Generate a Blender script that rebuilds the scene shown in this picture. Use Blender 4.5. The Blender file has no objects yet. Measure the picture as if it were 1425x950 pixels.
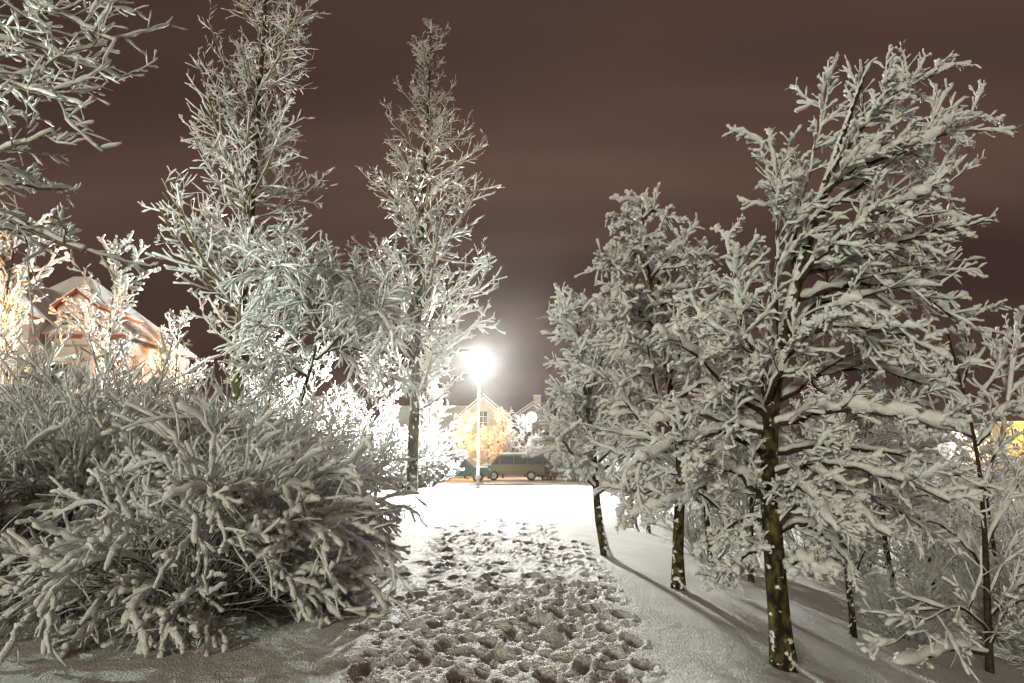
import bpy, bmesh, math
import numpy as np

C = bpy.context.scene.collection
sc = bpy.context.scene
R_ = math.radians

# ------------------------------------------------------------------ camera
CAM_H, F_PX, TANP = 1.6, 950.0, 165.0 / 950.0
PITCH = math.atan(TANP)
cd = bpy.data.cameras.new('camera'); cd.sensor_width = 36.0; cd.lens = 24.0
cd.clip_start = 0.05; cd.clip_end = 3000
cam = bpy.data.objects.new('camera', cd); C.objects.link(cam)
cam.location = (0, 0, CAM_H); cam.rotation_euler = (math.pi / 2 + PITCH, 0, 0)
sc.camera = cam

# ------------------------------------------------------------------ night sky
w = bpy.data.worlds.new('World'); sc.world = w; w.use_nodes = True
nt = w.node_tree; nt.nodes.clear()
def wn(t, **k):
    n = nt.nodes.new(t)
    for a, b in k.items(): setattr(n, a, b)
    return n
tc = wn('ShaderNodeTexCoord'); sep = wn('ShaderNodeSeparateXYZ'); nt.links.new(tc.outputs['Generated'], sep.inputs[0])
zz = wn('ShaderNodeMath', operation='MAXIMUM'); zz.inputs[1].default_value = 0.0; nt.links.new(sep.outputs[2], zz.inputs[0])
za = wn('ShaderNodeMath', operation='ADD'); za.inputs[1].default_value = 0.22; nt.links.new(zz.outputs[0], za.inputs[0])
dx = wn('ShaderNodeMath', operation='DIVIDE'); nt.links.new(sep.outputs[0], dx.inputs[0]); nt.links.new(za.outputs[0], dx.inputs[1])
dy = wn('ShaderNodeMath', operation='DIVIDE'); nt.links.new(sep.outputs[1], dy.inputs[0]); nt.links.new(za.outputs[0], dy.inputs[1])
cmb = wn('ShaderNodeCombineXYZ'); nt.links.new(dx.outputs[0], cmb.inputs[0]); nt.links.new(dy.outputs[0], cmb.inputs[1])
mp = wn('ShaderNodeMapping'); mp.inputs['Rotation'].default_value = (0, 0, R_(-9)); mp.inputs['Scale'].default_value = (0.36, 1.25, 1); mp.inputs['Location'].default_value = (3.1, 0.35, 0)
nt.links.new(cmb.outputs[0], mp.inputs[0])
nz = wn('ShaderNodeTexNoise'); nz.inputs['Scale'].default_value = 1.0; nz.inputs['Detail'].default_value = 3.0; nz.inputs['Roughness'].default_value = 0.45; nz.inputs['Distortion'].default_value = 0.3
nt.links.new(mp.outputs[0], nz.inputs['Vector'])
cr = wn('ShaderNodeValToRGB'); e = cr.color_ramp.elements
e[0].position = 0.36; e[0].color = (0.058, 0.031, 0.028, 1)
e[1].position = 0.72; e[1].color = (0.175, 0.102, 0.072, 1)
m_ = cr.color_ramp.elements.new(0.52); m_.color = (0.095, 0.053, 0.042, 1)
nt.links.new(nz.outputs[0], cr.inputs[0])
bg = wn('ShaderNodeBackground'); bg.inputs['Strength'].default_value = 0.62
nt.links.new(cr.outputs[0], bg.inputs[0])
ow = wn('ShaderNodeOutputWorld'); nt.links.new(bg.outputs[0], ow.inputs[0])

# ------------------------------------------------------------------ weak, wide night light from behind the camera
sd = bpy.data.lights.new('sun', 'SUN'); sd.energy = 1.25; sd.angle = R_(12); sd.color = (1.0, 0.985, 0.74)
sun = bpy.data.objects.new('sun', sd); C.objects.link(sun)
sun.rotation_euler = (R_(81), 0, R_(-26))

sc.view_settings.view_transform = 'Standard'; sc.view_settings.look = 'None'
sc.view_settings.exposure = 0.4; sc.view_settings.gamma = 1.0; sc.view_settings.use_curve_mapping = False
cy = sc.cycles
cy.use_denoising = True; cy.max_bounces = 3; cy.diffuse_bounces = 1; cy.use_adaptive_sampling = True; cy.adaptive_threshold = 0.02; cy.glossy_bounces = 2; cy.transmission_bounces = 4
cy.sample_clamp_indirect = 4.0; cy.caustics_reflective = False; cy.caustics_refractive = False

# ------------------------------------------------------------------ helpers
rng = np.random.default_rng(7)
def ray(px, py):
    u = (px - 712.5) / F_PX; v = (475.0 - py) / F_PX
    cp, sp = math.cos(PITCH), math.sin(PITCH)
    return np.array([u, cp - v * sp, sp + v * cp])
def at(px, py, Y):
    d = ray(px, py); k = Y / d[1]
    return np.array([d[0] * k, Y, CAM_H + d[2] * k])

def sstep(a, b, x):
    t = np.clip((x - a) / (b - a), 0, 1); return t * t * (3 - 2 * t)
def _h(ix, iy, s):
    n = (ix.astype(np.int64) * 374761393 + iy.astype(np.int64) * 668265263 + s * 982451653) & 0x7fffffff
    n = ((n ^ (n >> 13)) * 1274126177) & 0x7fffffff
    return ((n ^ (n >> 16)) & 0xffff) / 65535.0
def vnoise(x, y, s=0):
    ix = np.floor(x); iy = np.floor(y); fx = x - ix; fy = y - iy
    fx = fx * fx * (3 - 2 * fx); fy = fy * fy * (3 - 2 * fy)
    a = _h(ix, iy, s); b = _h(ix + 1, iy, s); c = _h(ix, iy + 1, s); d = _h(ix + 1, iy + 1, s)
    return (a * (1 - fx) + b * fx) * (1 - fy) + (c * (1 - fx) + d * fx) * fy - 0.5

def base_z(x, y):
    x = np.asarray(x, float); y = np.asarray(y, float)
    edge = 1.9 + 0.055 * np.clip(y - 5, 0, 40)
    s = np.log1p(np.exp(np.clip((x - edge) / 0.5, -30, 30))) * 0.5 * 0.24
    drop = 3.2 * (1 - np.exp(-s / 3.2)) * (1 - 0.8 * sstep(34, 48, y))
    left = 0.9 * (1 - np.exp(-np.clip(-x - 7, 0, 60) * 0.06))
    und = 0.16 * vnoise(x * 0.23 + 7, y * 0.23, 1) * sstep(45, 38, y) + 0.06 * vnoise(x * 0.8, y * 0.8, 2) * sstep(45, 38, y)
    hill = 14 * sstep(150, 600, y)
    return left - drop + und + hill
def gz(x, y): return float(base_z(np.array([x]), np.array([y]))[0])
def gpt(px, py):
    d = ray(px, py); t = 1.0
    while t < 400:
        p = np.array([0, 0, CAM_H]) + d * t
        if p[2] < gz(p[0], p[1]): break
        t += 0.03 + t * 0.002
    return np.array([p[0], p[1], gz(p[0], p[1])])

# ---- materials
def mat(name, col, rough=0.8, metallic=0.0, spec=0.3):
    m = bpy.data.materials.new(name); m.use_nodes = True
    b = m.node_tree.nodes['Principled BSDF']
    b.inputs['Base Color'].default_value = (*col, 1); b.inputs['Roughness'].default_value = rough
    b.inputs['Metallic'].default_value = metallic; b.inputs['Specular IOR Level'].default_value = spec
    return m
def nodes(m): return m.node_tree.nodes, m.node_tree.links, m.node_tree.nodes['Principled BSDF']
def noisy(m, scale, c1, c2, p1=0.4, p2=0.6, detail=4, bump=0.0, bscale=None, dist=0.02, stretch=(1, 1, 1)):
    N, L, b = nodes(m)
    t = N.new('ShaderNodeTexCoord'); mm = N.new('ShaderNodeMapping'); mm.inputs['Scale'].default_value = stretch
    L.new(t.outputs['Object'], mm.inputs[0])
    n = N.new('ShaderNodeTexNoise'); n.inputs['Scale'].default_value = scale; n.inputs['Detail'].default_value = detail
    L.new(mm.outputs[0], n.inputs['Vector'])
    r = N.new('ShaderNodeValToRGB'); r.color_ramp.elements[0].position = p1; r.color_ramp.elements[1].position = p2
    r.color_ramp.elements[0].color = (*c1, 1); r.color_ramp.elements[1].color = (*c2, 1)
    L.new(n.outputs[0], r.inputs[0]); L.new(r.outputs[0], b.inputs['Base Color'])
    if bump:
        n2 = N.new('ShaderNodeTexNoise'); n2.inputs['Scale'].default_value = bscale or scale; n2.inputs['Detail'].default_value = 3
        L.new(mm.outputs[0], n2.inputs['Vector'])
        bp = N.new('ShaderNodeBump'); bp.inputs['Strength'].default_value = bump; bp.inputs['Distance'].default_value = dist
        L.new(n2.outputs[0], bp.inputs['Height']); L.new(bp.outputs[0], b.inputs['Normal'])
    return r
def snow_top(m, lo=0.25, hi=0.6, scale=9.0):
    """real snow lodged on the upward faces and in patches of a bark or roof material"""
    N, L, b = nodes(m)
    src = b.inputs['Base Color'].links[0].from_socket if b.inputs['Base Color'].links else None
    g = N.new('ShaderNodeNewGeometry'); s = N.new('ShaderNodeSeparateXYZ'); L.new(g.outputs['Normal'], s.inputs[0])
    t = N.new('ShaderNodeTexCoord'); n = N.new('ShaderNodeTexNoise'); n.inputs['Scale'].default_value = scale; n.inputs['Detail'].default_value = 3
    L.new(t.outputs['Object'], n.inputs['Vector'])
    a = N.new('ShaderNodeMath'); a.operation = 'ADD'; L.new(s.outputs[2], a.inputs[0]); L.new(n.outputs[0], a.inputs[1])
    mr = N.new('ShaderNodeMapRange'); mr.inputs['From Min'].default_value = lo + 0.5; mr.inputs['From Max'].default_value = hi + 0.5
    L.new(a.outputs[0], mr.inputs['Value'])
    mx = N.new('ShaderNodeMix'); mx.data_type = 'RGBA'
    L.new(mr.outputs[0], mx.inputs[0])
    if src: L.new(src, mx.inputs[6])
    else: mx.inputs[6].default_value = b.inputs['Base Color'].default_value
    mx.inputs[7].default_value = (0.84, 0.85, 0.86, 1)
    L.new(mx.outputs[2], b.inputs['Base Color'])

M = {}
M['snow'] = mat('snow_on_branches', (0.86, 0.86, 0.86), 0.75, spec=0.2)
noisy(M['snow'], 14, (0.80, 0.80, 0.79), (0.88, 0.88, 0.88), bump=0.9, bscale=60, dist=0.02)
M['snow_ground'] = mat('snow_ground', (0.85, 0.85, 0.86), 0.7, spec=0.25)
noisy(M['snow_ground'], 1.3, (0.80, 0.80, 0.80), (0.87, 0.87, 0.88), bump=1.0, bscale=48, dist=0.04)
M['snow_roof'] = mat('snow_on_roof', (0.82, 0.82, 0.84), 0.8)
noisy(M['snow_roof'], 2, (0.76, 0.76, 0.78), (0.84, 0.84, 0.85), bump=0.3, bscale=6, dist=0.05)
M['bark'] = mat('mossy_bark', (0.05, 0.04, 0.02), 0.9)
noisy(M['bark'], 15, (0.014, 0.010, 0.007), (0.135, 0.11, 0.030), 0.44, 0.68, 10, bump=0.9, bscale=30, dist=0.02, stretch=(1, 1, 0.55))
snow_top(M['bark'], 0.14, 0.20, 14)
M['bark_pop'] = mat('poplar_bark', (0.05, 0.04, 0.02), 0.9)
noisy(M['bark_pop'], 3, (0.012, 0.010, 0.006), (0.075, 0.068, 0.024), 0.42, 0.62, 6, bump=0.9, bscale=12, dist=0.04, stretch=(1, 1, 0.4))
snow_top(M['bark_pop'], 0.10, 0.16, 4)
M['twig'] = mat('twig_bark', (0.035, 0.024, 0.016), 0.85)
noisy(M['twig'], 30, (0.022, 0.015, 0.010), (0.06, 0.045, 0.028))
M['twig_pale'] = mat('poplar_twig_bark', (0.12, 0.09, 0.045), 0.85)
noisy(M['twig_pale'], 10, (0.07, 0.055, 0.02), (0.20, 0.15, 0.08))
def emit(name, col, s):
    m = bpy.data.materials.new(name); m.use_nodes = True; N = m.node_tree.nodes; N.clear()
    e = N.new('ShaderNodeEmission'); e.inputs[0].default_value = (*col, 1); e.inputs[1].default_value = s
    o = N.new('ShaderNodeOutputMaterial'); m.node_tree.links.new(e.outputs[0], o.inputs[0]); return m

# ---- objects
def mesh_np(name, V, Q=None, T=None, smooth=True, m=None):
    Q = np.zeros((0, 4), int) if Q is None else Q; T = np.zeros((0, 3), int) if T is None else T
    me = bpy.data.meshes.new(name)
    me.vertices.add(len(V)); me.vertices.foreach_set('co', np.ascontiguousarray(V, dtype=np.float32).ravel())
    loops = np.concatenate([Q.ravel(), T.ravel()]).astype(np.int32)
    me.loops.add(len(loops)); me.loops.foreach_set('vertex_index', loops)
    nq, ntt = len(Q), len(T)
    me.polygons.add(nq + ntt)
    st = np.concatenate([np.arange(nq) * 4, nq * 4 + np.arange(ntt) * 3]).astype(np.int32)
    me.polygons.foreach_set('loop_start', st)
    me.update(calc_edges=True); me.validate()
    if smooth: me.polygons.foreach_set('use_smooth', np.ones(len(me.polygons), bool))
    if m: me.materials.append(m)
    return me
def link(name, data, parent=None, loc=(0, 0, 0)):
    o = bpy.data.objects.new(name, data); C.objects.link(o); o.location = loc
    if parent: o.parent = parent
    return o
def tag(o, label=None, cat=None, group=None, kind=None):
    if label: o['label'] = label
    if cat: o['category'] = cat
    if group: o['group'] = group
    if kind: o['kind'] = kind
    return o
def copy_tree(o, parent=None):
    c = o.copy(); C.objects.link(c); c.parent = parent
    for ch in list(o.children): copy_tree(ch, c)
    return c

class MB:
    """collects boxes, prisms and tubes for ONE mesh"""
    def __init__(s): s.bm = bmesh.new()
    def box(s, c, d, rz=0.0, bev=0.0):
        x, y, z = (k / 2 for k in d); vs = []
        for a in (-x, x):
            for b in (-y, y):
                for g in (-z, z):
                    vs.append(s.bm.verts.new((c[0] + a * math.cos(rz) - b * math.sin(rz), c[1] + a * math.sin(rz) + b * math.cos(rz), c[2] + g)))
        for f in ((0, 1, 3, 2), (4, 6, 7, 5), (0, 4, 5, 1), (2, 3, 7, 6), (0, 2, 6, 4), (1, 5, 7, 3)): s.bm.faces.new([vs[i] for i in f])
        return s
    def prism(s, pts, axis, a, b):
        """2-D outline pts extruded along axis ('x' or 'y') from a to b"""
        def P(p, k): return (k, p[0], p[1]) if axis == 'x' else (p[0], k, p[1])
        v0 = [s.bm.verts.new(P(p, a)) for p in pts]; v1 = [s.bm.verts.new(P(p, b)) for p in pts]
        n = len(pts); s.bm.faces.new(v0); s.bm.faces.new(v1[::-1])
        for i in range(n): s.bm.faces.new((v0[i], v1[i], v1[(i + 1) % n], v0[(i + 1) % n]))
        return s
    def slab(s, quad, th):
        """a polygon in space given thickness downwards along its normal"""
        q = [np.array(p, float) for p in quad]; n = np.cross(q[1] - q[0], q[-1] - q[0]); n /= np.linalg.norm(n)
        if n[2] < 0: n = -n
        v0 = [s.bm.verts.new(p) for p in q]; v1 = [s.bm.verts.new(p - n * th) for p in q]
        k = len(q); s.bm.faces.new(v0); s.bm.faces.new(v1[::-1])
        for i in range(k): s.bm.faces.new((v0[i], v1[i], v1[(i + 1) % k], v0[(i + 1) % k]))
        return s
    def lathe(s, prof, n=20, c=(0, 0, 0), axis='z'):
        rings = []
        for r, z in prof:
            ring = []
            for i in range(n):
                a = 2 * math.pi * i / n
                p = (r * math.cos(a), r * math.sin(a), z) if axis == 'z' else (r * math.cos(a), z, r * math.sin(a))
                ring.append(s.bm.verts.new((c[0] + p[0], c[1] + p[1], c[2] + p[2])))
            rings.append(ring)
        for a, b in zip(rings, rings[1:]):
            for i in range(n): s.bm.faces.new((a[i], a[(i + 1) % n], b[(i + 1) % n], b[i]))
        s.bm.faces.new(rings[0][::-1]); s.bm.faces.new(rings[-1])
        return s
    def build(s, name, m, parent=None, loc=(0, 0, 0), smooth=False, bevel=0.0):
        if bevel: bmesh.ops.bevel(s.bm, geom=list(s.bm.edges), offset=bevel, segments=2, affect='EDGES', clamp_overlap=True)
        bmesh.ops.recalc_face_normals(s.bm, faces=list(s.bm.faces))
        me = bpy.data.meshes.new(name); s.bm.to_mesh(me); s.bm.free()
        if smooth: me.polygons.foreach_set('use_smooth', [True] * len(me.polygons))
        me.materials.append(m); return link(name, me, parent, loc)

# ------------------------------------------------------------------ branches (all vectorised)
def nrm(v): return v / np.maximum(np.linalg.norm(v, axis=-1, keepdims=True), 1e-9)
def tang(P):
    t = np.empty_like(P); t[:, 1:-1] = P[:, 2:] - P[:, :-2]; t[:, 0] = P[:, 1] - P[:, 0]; t[:, -1] = P[:, -1] - P[:, -2]
    return nrm(t)
def samp(A, t):
    """sample rows of A (N,K,..) at t (N,) in 0..1"""
    K = A.shape[1]; f = t * (K - 1); i = np.minimum(f.astype(int), K - 2); f = f - i; r = np.arange(len(A))
    f = f.reshape((-1,) + (1,) * (A.ndim - 2))
    return A[r, i] * (1 - f) + A[r, i + 1] * f
def resamp(A, K):
    T = np.linspace(0, 1, K); return np.stack([samp(A, np.full(len(A), t)) for t in T], 1)
def tube(P, R, S=3, tip=True, squash=1.0, jit=0.0):
    N, K, _ = P.shape; t = tang(P)
    mt = nrm(t.mean(1)); ref = np.where(np.abs(mt[:, 2:3]) > 0.92, np.array([[1.0, 0, 0]]), np.array([[0, 0, 1.0]]))
    u = nrm(np.cross(np.repeat(ref[:, None], K, 1), t)); v = np.cross(t, u)
    a = np.arange(S) * 2 * math.pi / S + math.pi / 2
    RR = R[:, :, None, None] * (1 + jit * rng.uniform(-1, 1, (N, K, S, 1)))
    ring = P[:, :, None] + RR * (np.cos(a)[None, None, :, None] * u[:, :, None] + squash * np.sin(a)[None, None, :, None] * v[:, :, None])
    V = ring.reshape(-1, 3)
    idx = np.arange(N * K * S).reshape(N, K, S); nx = np.roll(idx, -1, 2)
    Q = np.stack([idx[:, :-1], nx[:, :-1], nx[:, 1:], idx[:, 1:]], -1).reshape(-1, 4)
    T = np.zeros((0, 3), int)
    if tip:
        tv = P[:, -1] + t[:, -1] * R[:, -1:] * 0.7; ti = len(V) + np.arange(N)
        V = np.concatenate([V, tv])
        T = np.stack([idx[:, -1], nx[:, -1], np.repeat(ti[:, None], S, 1)], -1).reshape(-1, 3)
    return V, Q, T
def join(parts):
    Vs, Qs, Ts, o = [], [], [], 0
    for V, Q, T in parts:
        Vs.append(V); Qs.append(Q + o); Ts.append(T + o); o += len(V)
    return np.concatenate(Vs), np.concatenate(Qs), np.concatenate(Ts)

def grow(B, n, t=(0.2, 1.0), ang=(45, 65), ln=0.4, prof=None, K=5, wig=0.1, trop=0.0, sag=0.0, wind=(0, 0, 0), rr=0.02, flat=1.0, absl=False, up=0.0, rmin=0.003, rend=0.35):
    """children of every branch in B=(P,R,L)"""
    P, R, L = B; N = len(P); r = np.repeat(np.arange(N), n); Mn = N * n
    tt = (np.tile(np.arange(n), N) + rng.random(Mn)) / n; tt = t[0] + (t[1] - t[0]) * tt
    Pr = P[r]; p0 = samp(Pr, tt); d0 = nrm(samp(tang(P)[r], tt)); r0 = samp(R[r], tt)
    q = rng.normal(size=(Mn, 3)); q[:, 2] = q[:, 2] * flat + up; q -= d0 * (q * d0).sum(1, keepdims=True); q = nrm(q)
    a = np.radians(ang[0] + (ang[1] - ang[0]) * rng.random(Mn))[:, None]
    d = np.cos(a) * d0 + np.sin(a) * q
    Lc = ln * rng.uniform(0.55, 1.2, Mn) * (1.0 if absl else L[r])
    if prof is not None: Lc = Lc * prof(tt)
    step = (Lc / (K - 1))[:, None]; pts = [p0]
    for k in range(K - 1):
        pts.append(pts[-1] + d * step)
        d = nrm(d + rng.normal(size=(Mn, 3)) * wig + np.array([0, 0, trop - sag * (k + 1) / K]) + np.array(wind))
    Pc = np.stack(pts, 1)
    rb = np.minimum(r0 * 0.75, np.maximum(rr * Lc, rmin))
    Rc = rb[:, None] * np.linspace(1, rend, K)[None]
    return Pc, np.maximum(Rc, rmin * 0.6), Lc
def paths(lines, K, r0, r1, wig=0.0):
    """branches from lists of points, resampled smoothly"""
    Ps = []
    for l in lines:
        l = np.array(l, float); s = np.concatenate([[0], np.cumsum(np.linalg.norm(np.diff(l, axis=0), axis=1))]); s /= s[-1]
        T = np.linspace(0, 1, K * 4); p = np.stack([np.interp(T, s, l[:, i]) for i in range(3)], 1)
        k = max(1, K // 2); ker = np.ones(2 * k + 1) / (2 * k + 1)
        pp = np.stack([np.convolve(np.concatenate([2 * p[0, i] - p[k:0:-1, i], p[:, i], 2 * p[-1, i] - p[-2:-k - 2:-1, i]]), ker, 'valid') for i in range(3)], 1)
        p = pp[np.linspace(0, len(pp) - 1, K).round().astype(int)]
        if wig: p[1:] += rng.normal(size=(K - 1, 3)) * wig
        Ps.append(p)
    P = np.stack(Ps); L = np.linalg.norm(np.diff(P, axis=1), axis=2).sum(1)
    r0 = np.broadcast_to(np.asarray(r0, float), (len(P),)); r1 = np.broadcast_to(np.asarray(r1, float), (len(P),))
    R = r0[:, None] + (r1 - r0)[:, None] * np.linspace(0, 1, K)[None] ** 0.8
    return P, R, L
def snow_of(B, th, K=6, S=5, lump=0.35, vert=0.3, lift=0.8, mask=None, start=0.0, squash=0.9, stretch_tip=1.0):
    """the roll of snow that lies on the upper side of each branch"""
    P, R, L = B
    P2 = resamp(P, K); R2 = resamp(R[..., None], K)[..., 0]
    if start:
        pass
    t = tang(P2); h = np.sqrt(np.clip(1 - t[..., 2] ** 2, 0, 1))
    rs = th * (vert + (1 - vert) * h) * rng.uniform(1 - lump, 1 + lump, R2.shape)
    rs = rs * rng.uniform(0.6, 1.3, (len(P), 1)) * np.where(rng.random((len(P), 1)) < 0.08, 0.15, 1.0)
    if mask is not None: rs = rs * mask(P2)
    rs = rs * (0.5 + 0.5 * sstep(0, 0.35, np.linspace(0, 1, K)))[None]
    rs[:, 0] *= 0.6; rs[:, -1] *= 0.9
    c = P2.copy(); c[..., 2] += (R2 + rs * squash) * lift * (0.35 + 0.65 * h)
    c += rng.normal(size=c.shape) * (rs * 0.16)[..., None]
    keep = rs.max(1) > th * 0.12
    return tube(c[keep], np.maximum(rs, R2 * 1.02)[keep], S, True, squash, 0.2)

def plant(name, base, bark, crown, snow, mb='bark', mc='twig', ms='snow'):
    """Empty at the base > trunk, crown, snow; bark/crown are lists of (B, sides)"""
    base = np.array(base, float); root = link(name, None, None, base)
    for nm, lst, m in (('trunk', bark, mb), ('crown', crown, mc)):
        if lst:
            V, Q, T = join([tube(b[0], b[1], s) for b, s in lst]); link(nm, mesh_np(nm, V - base, Q, T, True, M[m]), root)
    if snow:
        V, Q, T = join(snow); link('snow', mesh_np('snow', V - base, Q, T, True, M[ms]), root)
    return root
def place(src, loc, rz, s, label, cat, group, sz=None):
    o = copy_tree(src); o.location = loc; o.rotation_euler = (0, 0, rz); o.scale = (s, s, sz or s)
    return tag(o, label, cat, group)

# ================================================================== GROUND
def graded(a, b, fine, fa, fb, gr):
    xs = list(np.arange(a, b, fine)); x, s = b, fine
    while x < fb: xs.append(x); s *= gr; x += s
    xs.append(fb); x, s, lo = a, fine, []
    while x > fa: s *= gr; x -= s; lo.append(x)
    return np.array(sorted(lo) + xs)
gx = graded(-2.6, 3.8, 0.022, -1500, 1500, 1.09)
gy_ = [-60, -40, -25, -15, -9, -5, -2, 0, 1.5, 2.6, 3.3]; yv, s_ = 3.6, 0.024
while yv < 46: gy_.append(yv); yv += s_; s_ = 0.0052 * max(yv, 4.6)
while yv < 2600: gy_.append(yv); yv += s_; s_ *= 1.13
gy = np.array(gy_)
X, Y = np.meshgrid(gx, gy, indexing='xy')
Z = base_z(X, Y)
cx = -0.15 - 0.012 * np.clip(Y - 5, 0, 40)
hw = 0.95 + 0.028 * np.clip(Y, 0, 45)
pm = sstep(1.25, 0.8, np.abs(X - cx + 0.25 * vnoise(X * 0 + 3, Y * 0.4, 5)) / hw) * sstep(52, 44, Y)
Z -= 0.055 * pm
# trodden chunks: sharp little clods and holes
fx, fy = X, Y
n1 = np.abs(vnoise(fx * 5.2, fy * 5.2, 11)) * 2; n2 = np.abs(vnoise(fx * 11, fy * 10, 12)) * 2; n3 = vnoise(fx * 24, fy * 22, 13)
patch = sstep(-0.2, 0.25, vnoise(fx * 1.1, fy * 0.8, 15) + 0.12)
n4 = np.abs(vnoise(fx * 17, fy * 16, 14)) * 2
Z += pm * (0.35 + 0.65 * patch) * (0.045 * (0.5 - n1) + 0.03 * (0.5 - n2) + 0.022 * n3 + 0.018 * (0.5 - n4)) * sstep(40, 8, Y)
Z += 0.010 * vnoise(fx * 14, fy * 14, 16) * sstep(40, 20, Y) + 0.007 * vnoise(fx * 31, fy * 31, 17) * sstep(25, 10, Y)
clod = np.clip(vnoise(fx * 7.5, fy * 7.0, 31) - 0.10, 0, 1) ** 0.8 + 0.6 * np.clip(vnoise(fx * 13, fy * 12, 32) - 0.12, 0, 1) ** 0.8
Z += pm * 0.075 * clod * sstep(34, 10, Y)
# footprints, two feet wide lines going both ways
def dent(x, y, a, lx, ly, dp):
    i0, i1 = np.searchsorted(gx, (x - 0.5, x + 0.5)); j0, j1 = np.searchsorted(gy, (y - 0.5, y + 0.5))
    if i1 - i0 < 2 or j1 - j0 < 2: return
    xx = X[j0:j1, i0:i1] - x; yy = Y[j0:j1, i0:i1] - y
    u = (xx * math.cos(a) + yy * math.sin(a)) / lx; v = (-xx * math.sin(a) + yy * math.cos(a)) / ly
    rr = np.sqrt(u * u + v * v) + 0.55 * vnoise(xx * 13 + x * 9, yy * 13 + y * 9, 21) + 0.4 * vnoise(xx * 27 + x * 9, yy * 27 + y * 9, 22)
    Z[j0:j1, i0:i1] += -dp * sstep(1.15, 0.75, rr) + dp * 0.38 * np.exp(-((rr - 1.35) / 0.26) ** 2)
for lane in (-0.85, -0.5, -0.1, 0.2, 0.55, 0.9):
    y = 3.6 + rng.random(); sd_ = 1
    while y < 44:
        c = -0.15 - 0.012 * max(y - 5, 0); wgt = 0.95 + 0.028 * y
        x = c + lane * wgt * 0.95 + 0.13 * sd_ + rng.normal() * 0.1
        if rng.random() < 0.62: dent(x, y, rng.normal() * 0.3, 0.06 + 0.03 * rng.random(), 0.16 + 0.05 * rng.random(), 0.035 + 0.04 * rng.random())
        y += 0.36 + rng.random() * 0.3; sd_ = -sd_
for k in range(26):   # a line that strays towards the trees
    dent(0.9 + 0.02 * k + 0.1 * (-1) ** k, 5.0 + 0.38 * k, 0.15, 0.08, 0.16, 0.055)
idx = np.arange(X.size).reshape(X.shape)
Q = np.stack([idx[:-1, :-1], idx[:-1, 1:], idx[1:, 1:], idx[1:, :-1]], -1).reshape(-1, 4)
g = link('ground', mesh_np('ground', np.stack([X.ravel(), Y.ravel(), Z.ravel()], 1), Q, None, True, M['snow_ground']))
tag(g, 'white snow field with a trampled footpath down its middle', None, None, 'structure')

# street with packed snow
M['street'] = mat('packed_snow_street', (0.5, 0.47, 0.43), 0.8)
noisy(M['street'], 0.8, (0.42, 0.38, 0.33), (0.7, 0.68, 0.66), bump=0.4, bscale=8, dist=0.04, stretch=(0.3, 2, 1))
xs = np.linspace(-70, 70, 200); ys = np.linspace(46.5, 57.5, 14); XX, YY = np.meshgrid(xs, ys)
ZZ = base_z(XX, YY) + 0.035
idx = np.arange(XX.size).reshape(XX.shape)
Q = np.stack([idx[:-1, :-1], idx[:-1, 1:], idx[1:, 1:], idx[1:, :-1]], -1).reshape(-1, 4)
st = link('street', mesh_np('street', np.stack([XX.ravel(), YY.ravel(), ZZ.ravel()], 1), Q, None, True, M['street']))
tag(st, 'street of packed brownish snow crossing at the end of the path', None, None, 'structure')

# ================================================================== LAMPS
M['pole'] = mat('frosted_pole', (0.45, 0.46, 0.47), 0.6)
noisy(M['pole'], 16, (0.16, 0.16, 0.17), (0.75, 0.76, 0.77), 0.40, 0.56)
M['dark_metal'] = mat('dark_metal', (0.06, 0.06, 0.065), 0.5, 0.3)
def lamp(loc, h, r, watts, col, label, group=None, cap=True, shield=False):
    root = link('street_lamp', None, None, loc)
    MB().lathe([(0.10, 0), (0.10, 0.9), (0.075, 0.95), (0.055, h - 0.05), (0.055, h + 0.0)], 14).build('pole', M['pole'], root, smooth=True)
    MB().lathe([(0.16, 0.0), (0.16, 0.04), (0.11, 0.10), (0.10, 0.12)], 14).build('foot', M['dark_metal'], root, smooth=True)
    MB().lathe([(0.06, h - 0.02), (r * 0.55, h + 0.05), (r * 0.6, h + 0.09), (0.05, h + 0.10)], 16).build('holder', M['dark_metal'], root, smooth=True)
    zc = h + 0.1 + r * 0.92
    bm = MB(); bmesh.ops.create_uvsphere(bm.bm, u_segments=18, v_segments=12, radius=r)
    L = watts / (math.pi * 4 * math.pi * r * r)
    bm.build('globe', emit('lamp_light_' + label[:12], col, L), root, (0, 0, zc), smooth=True)
    if cap:
        MB().lathe([(r * 0.5, zc + r * 0.9), (r * 0.42, zc + r * 1.04), (r * 0.2, zc + r * 1.13), (0.02, zc + r * 1.16)], 14).build('cap', M['snow'], root, smooth=True)
    if shield:   # added unseen curved plate, shaped to keep lamp light off the street beyond
        m = MB(); n, rows = 14, []
        for th in np.linspace(R_(-55), R_(75), 9):
            rows.append([m.bm.verts.new((k * r * math.cos(th) * math.cos(a), k * r * math.cos(th) * math.sin(a), zc + k * r * math.sin(th))) for k, lo, hi in ((1.10, 6, 122), (1.15, 122, 6)) for a in np.linspace(R_(lo), R_(hi), n)])
        for a, b in zip(rows, rows[1:]):
            for i in range(2 * n): m.bm.faces.new((a[i], a[(i + 1) % (2 * n)], b[(i + 1) % (2 * n)], b[i]))
        m.bm.faces.new(rows[0]); m.bm.faces.new(rows[-1])
        m.build('added_shield', M['dark_metal'], root)
    return tag(root, label, 'street lamp', group)
WHITE, MINT, SODIUM = (1.0, 1.0, 0.92), (0.80, 1.0, 0.86), (1.0, 0.42, 0.09)
p = gpt(665, 680); lamp(p, at(665, 507, p[1])[2] - p[2] - 0.52, 0.46, 44000, WHITE, 'tall white street lamp at the end of the footpath, the brighter one', shield=True)
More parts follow.
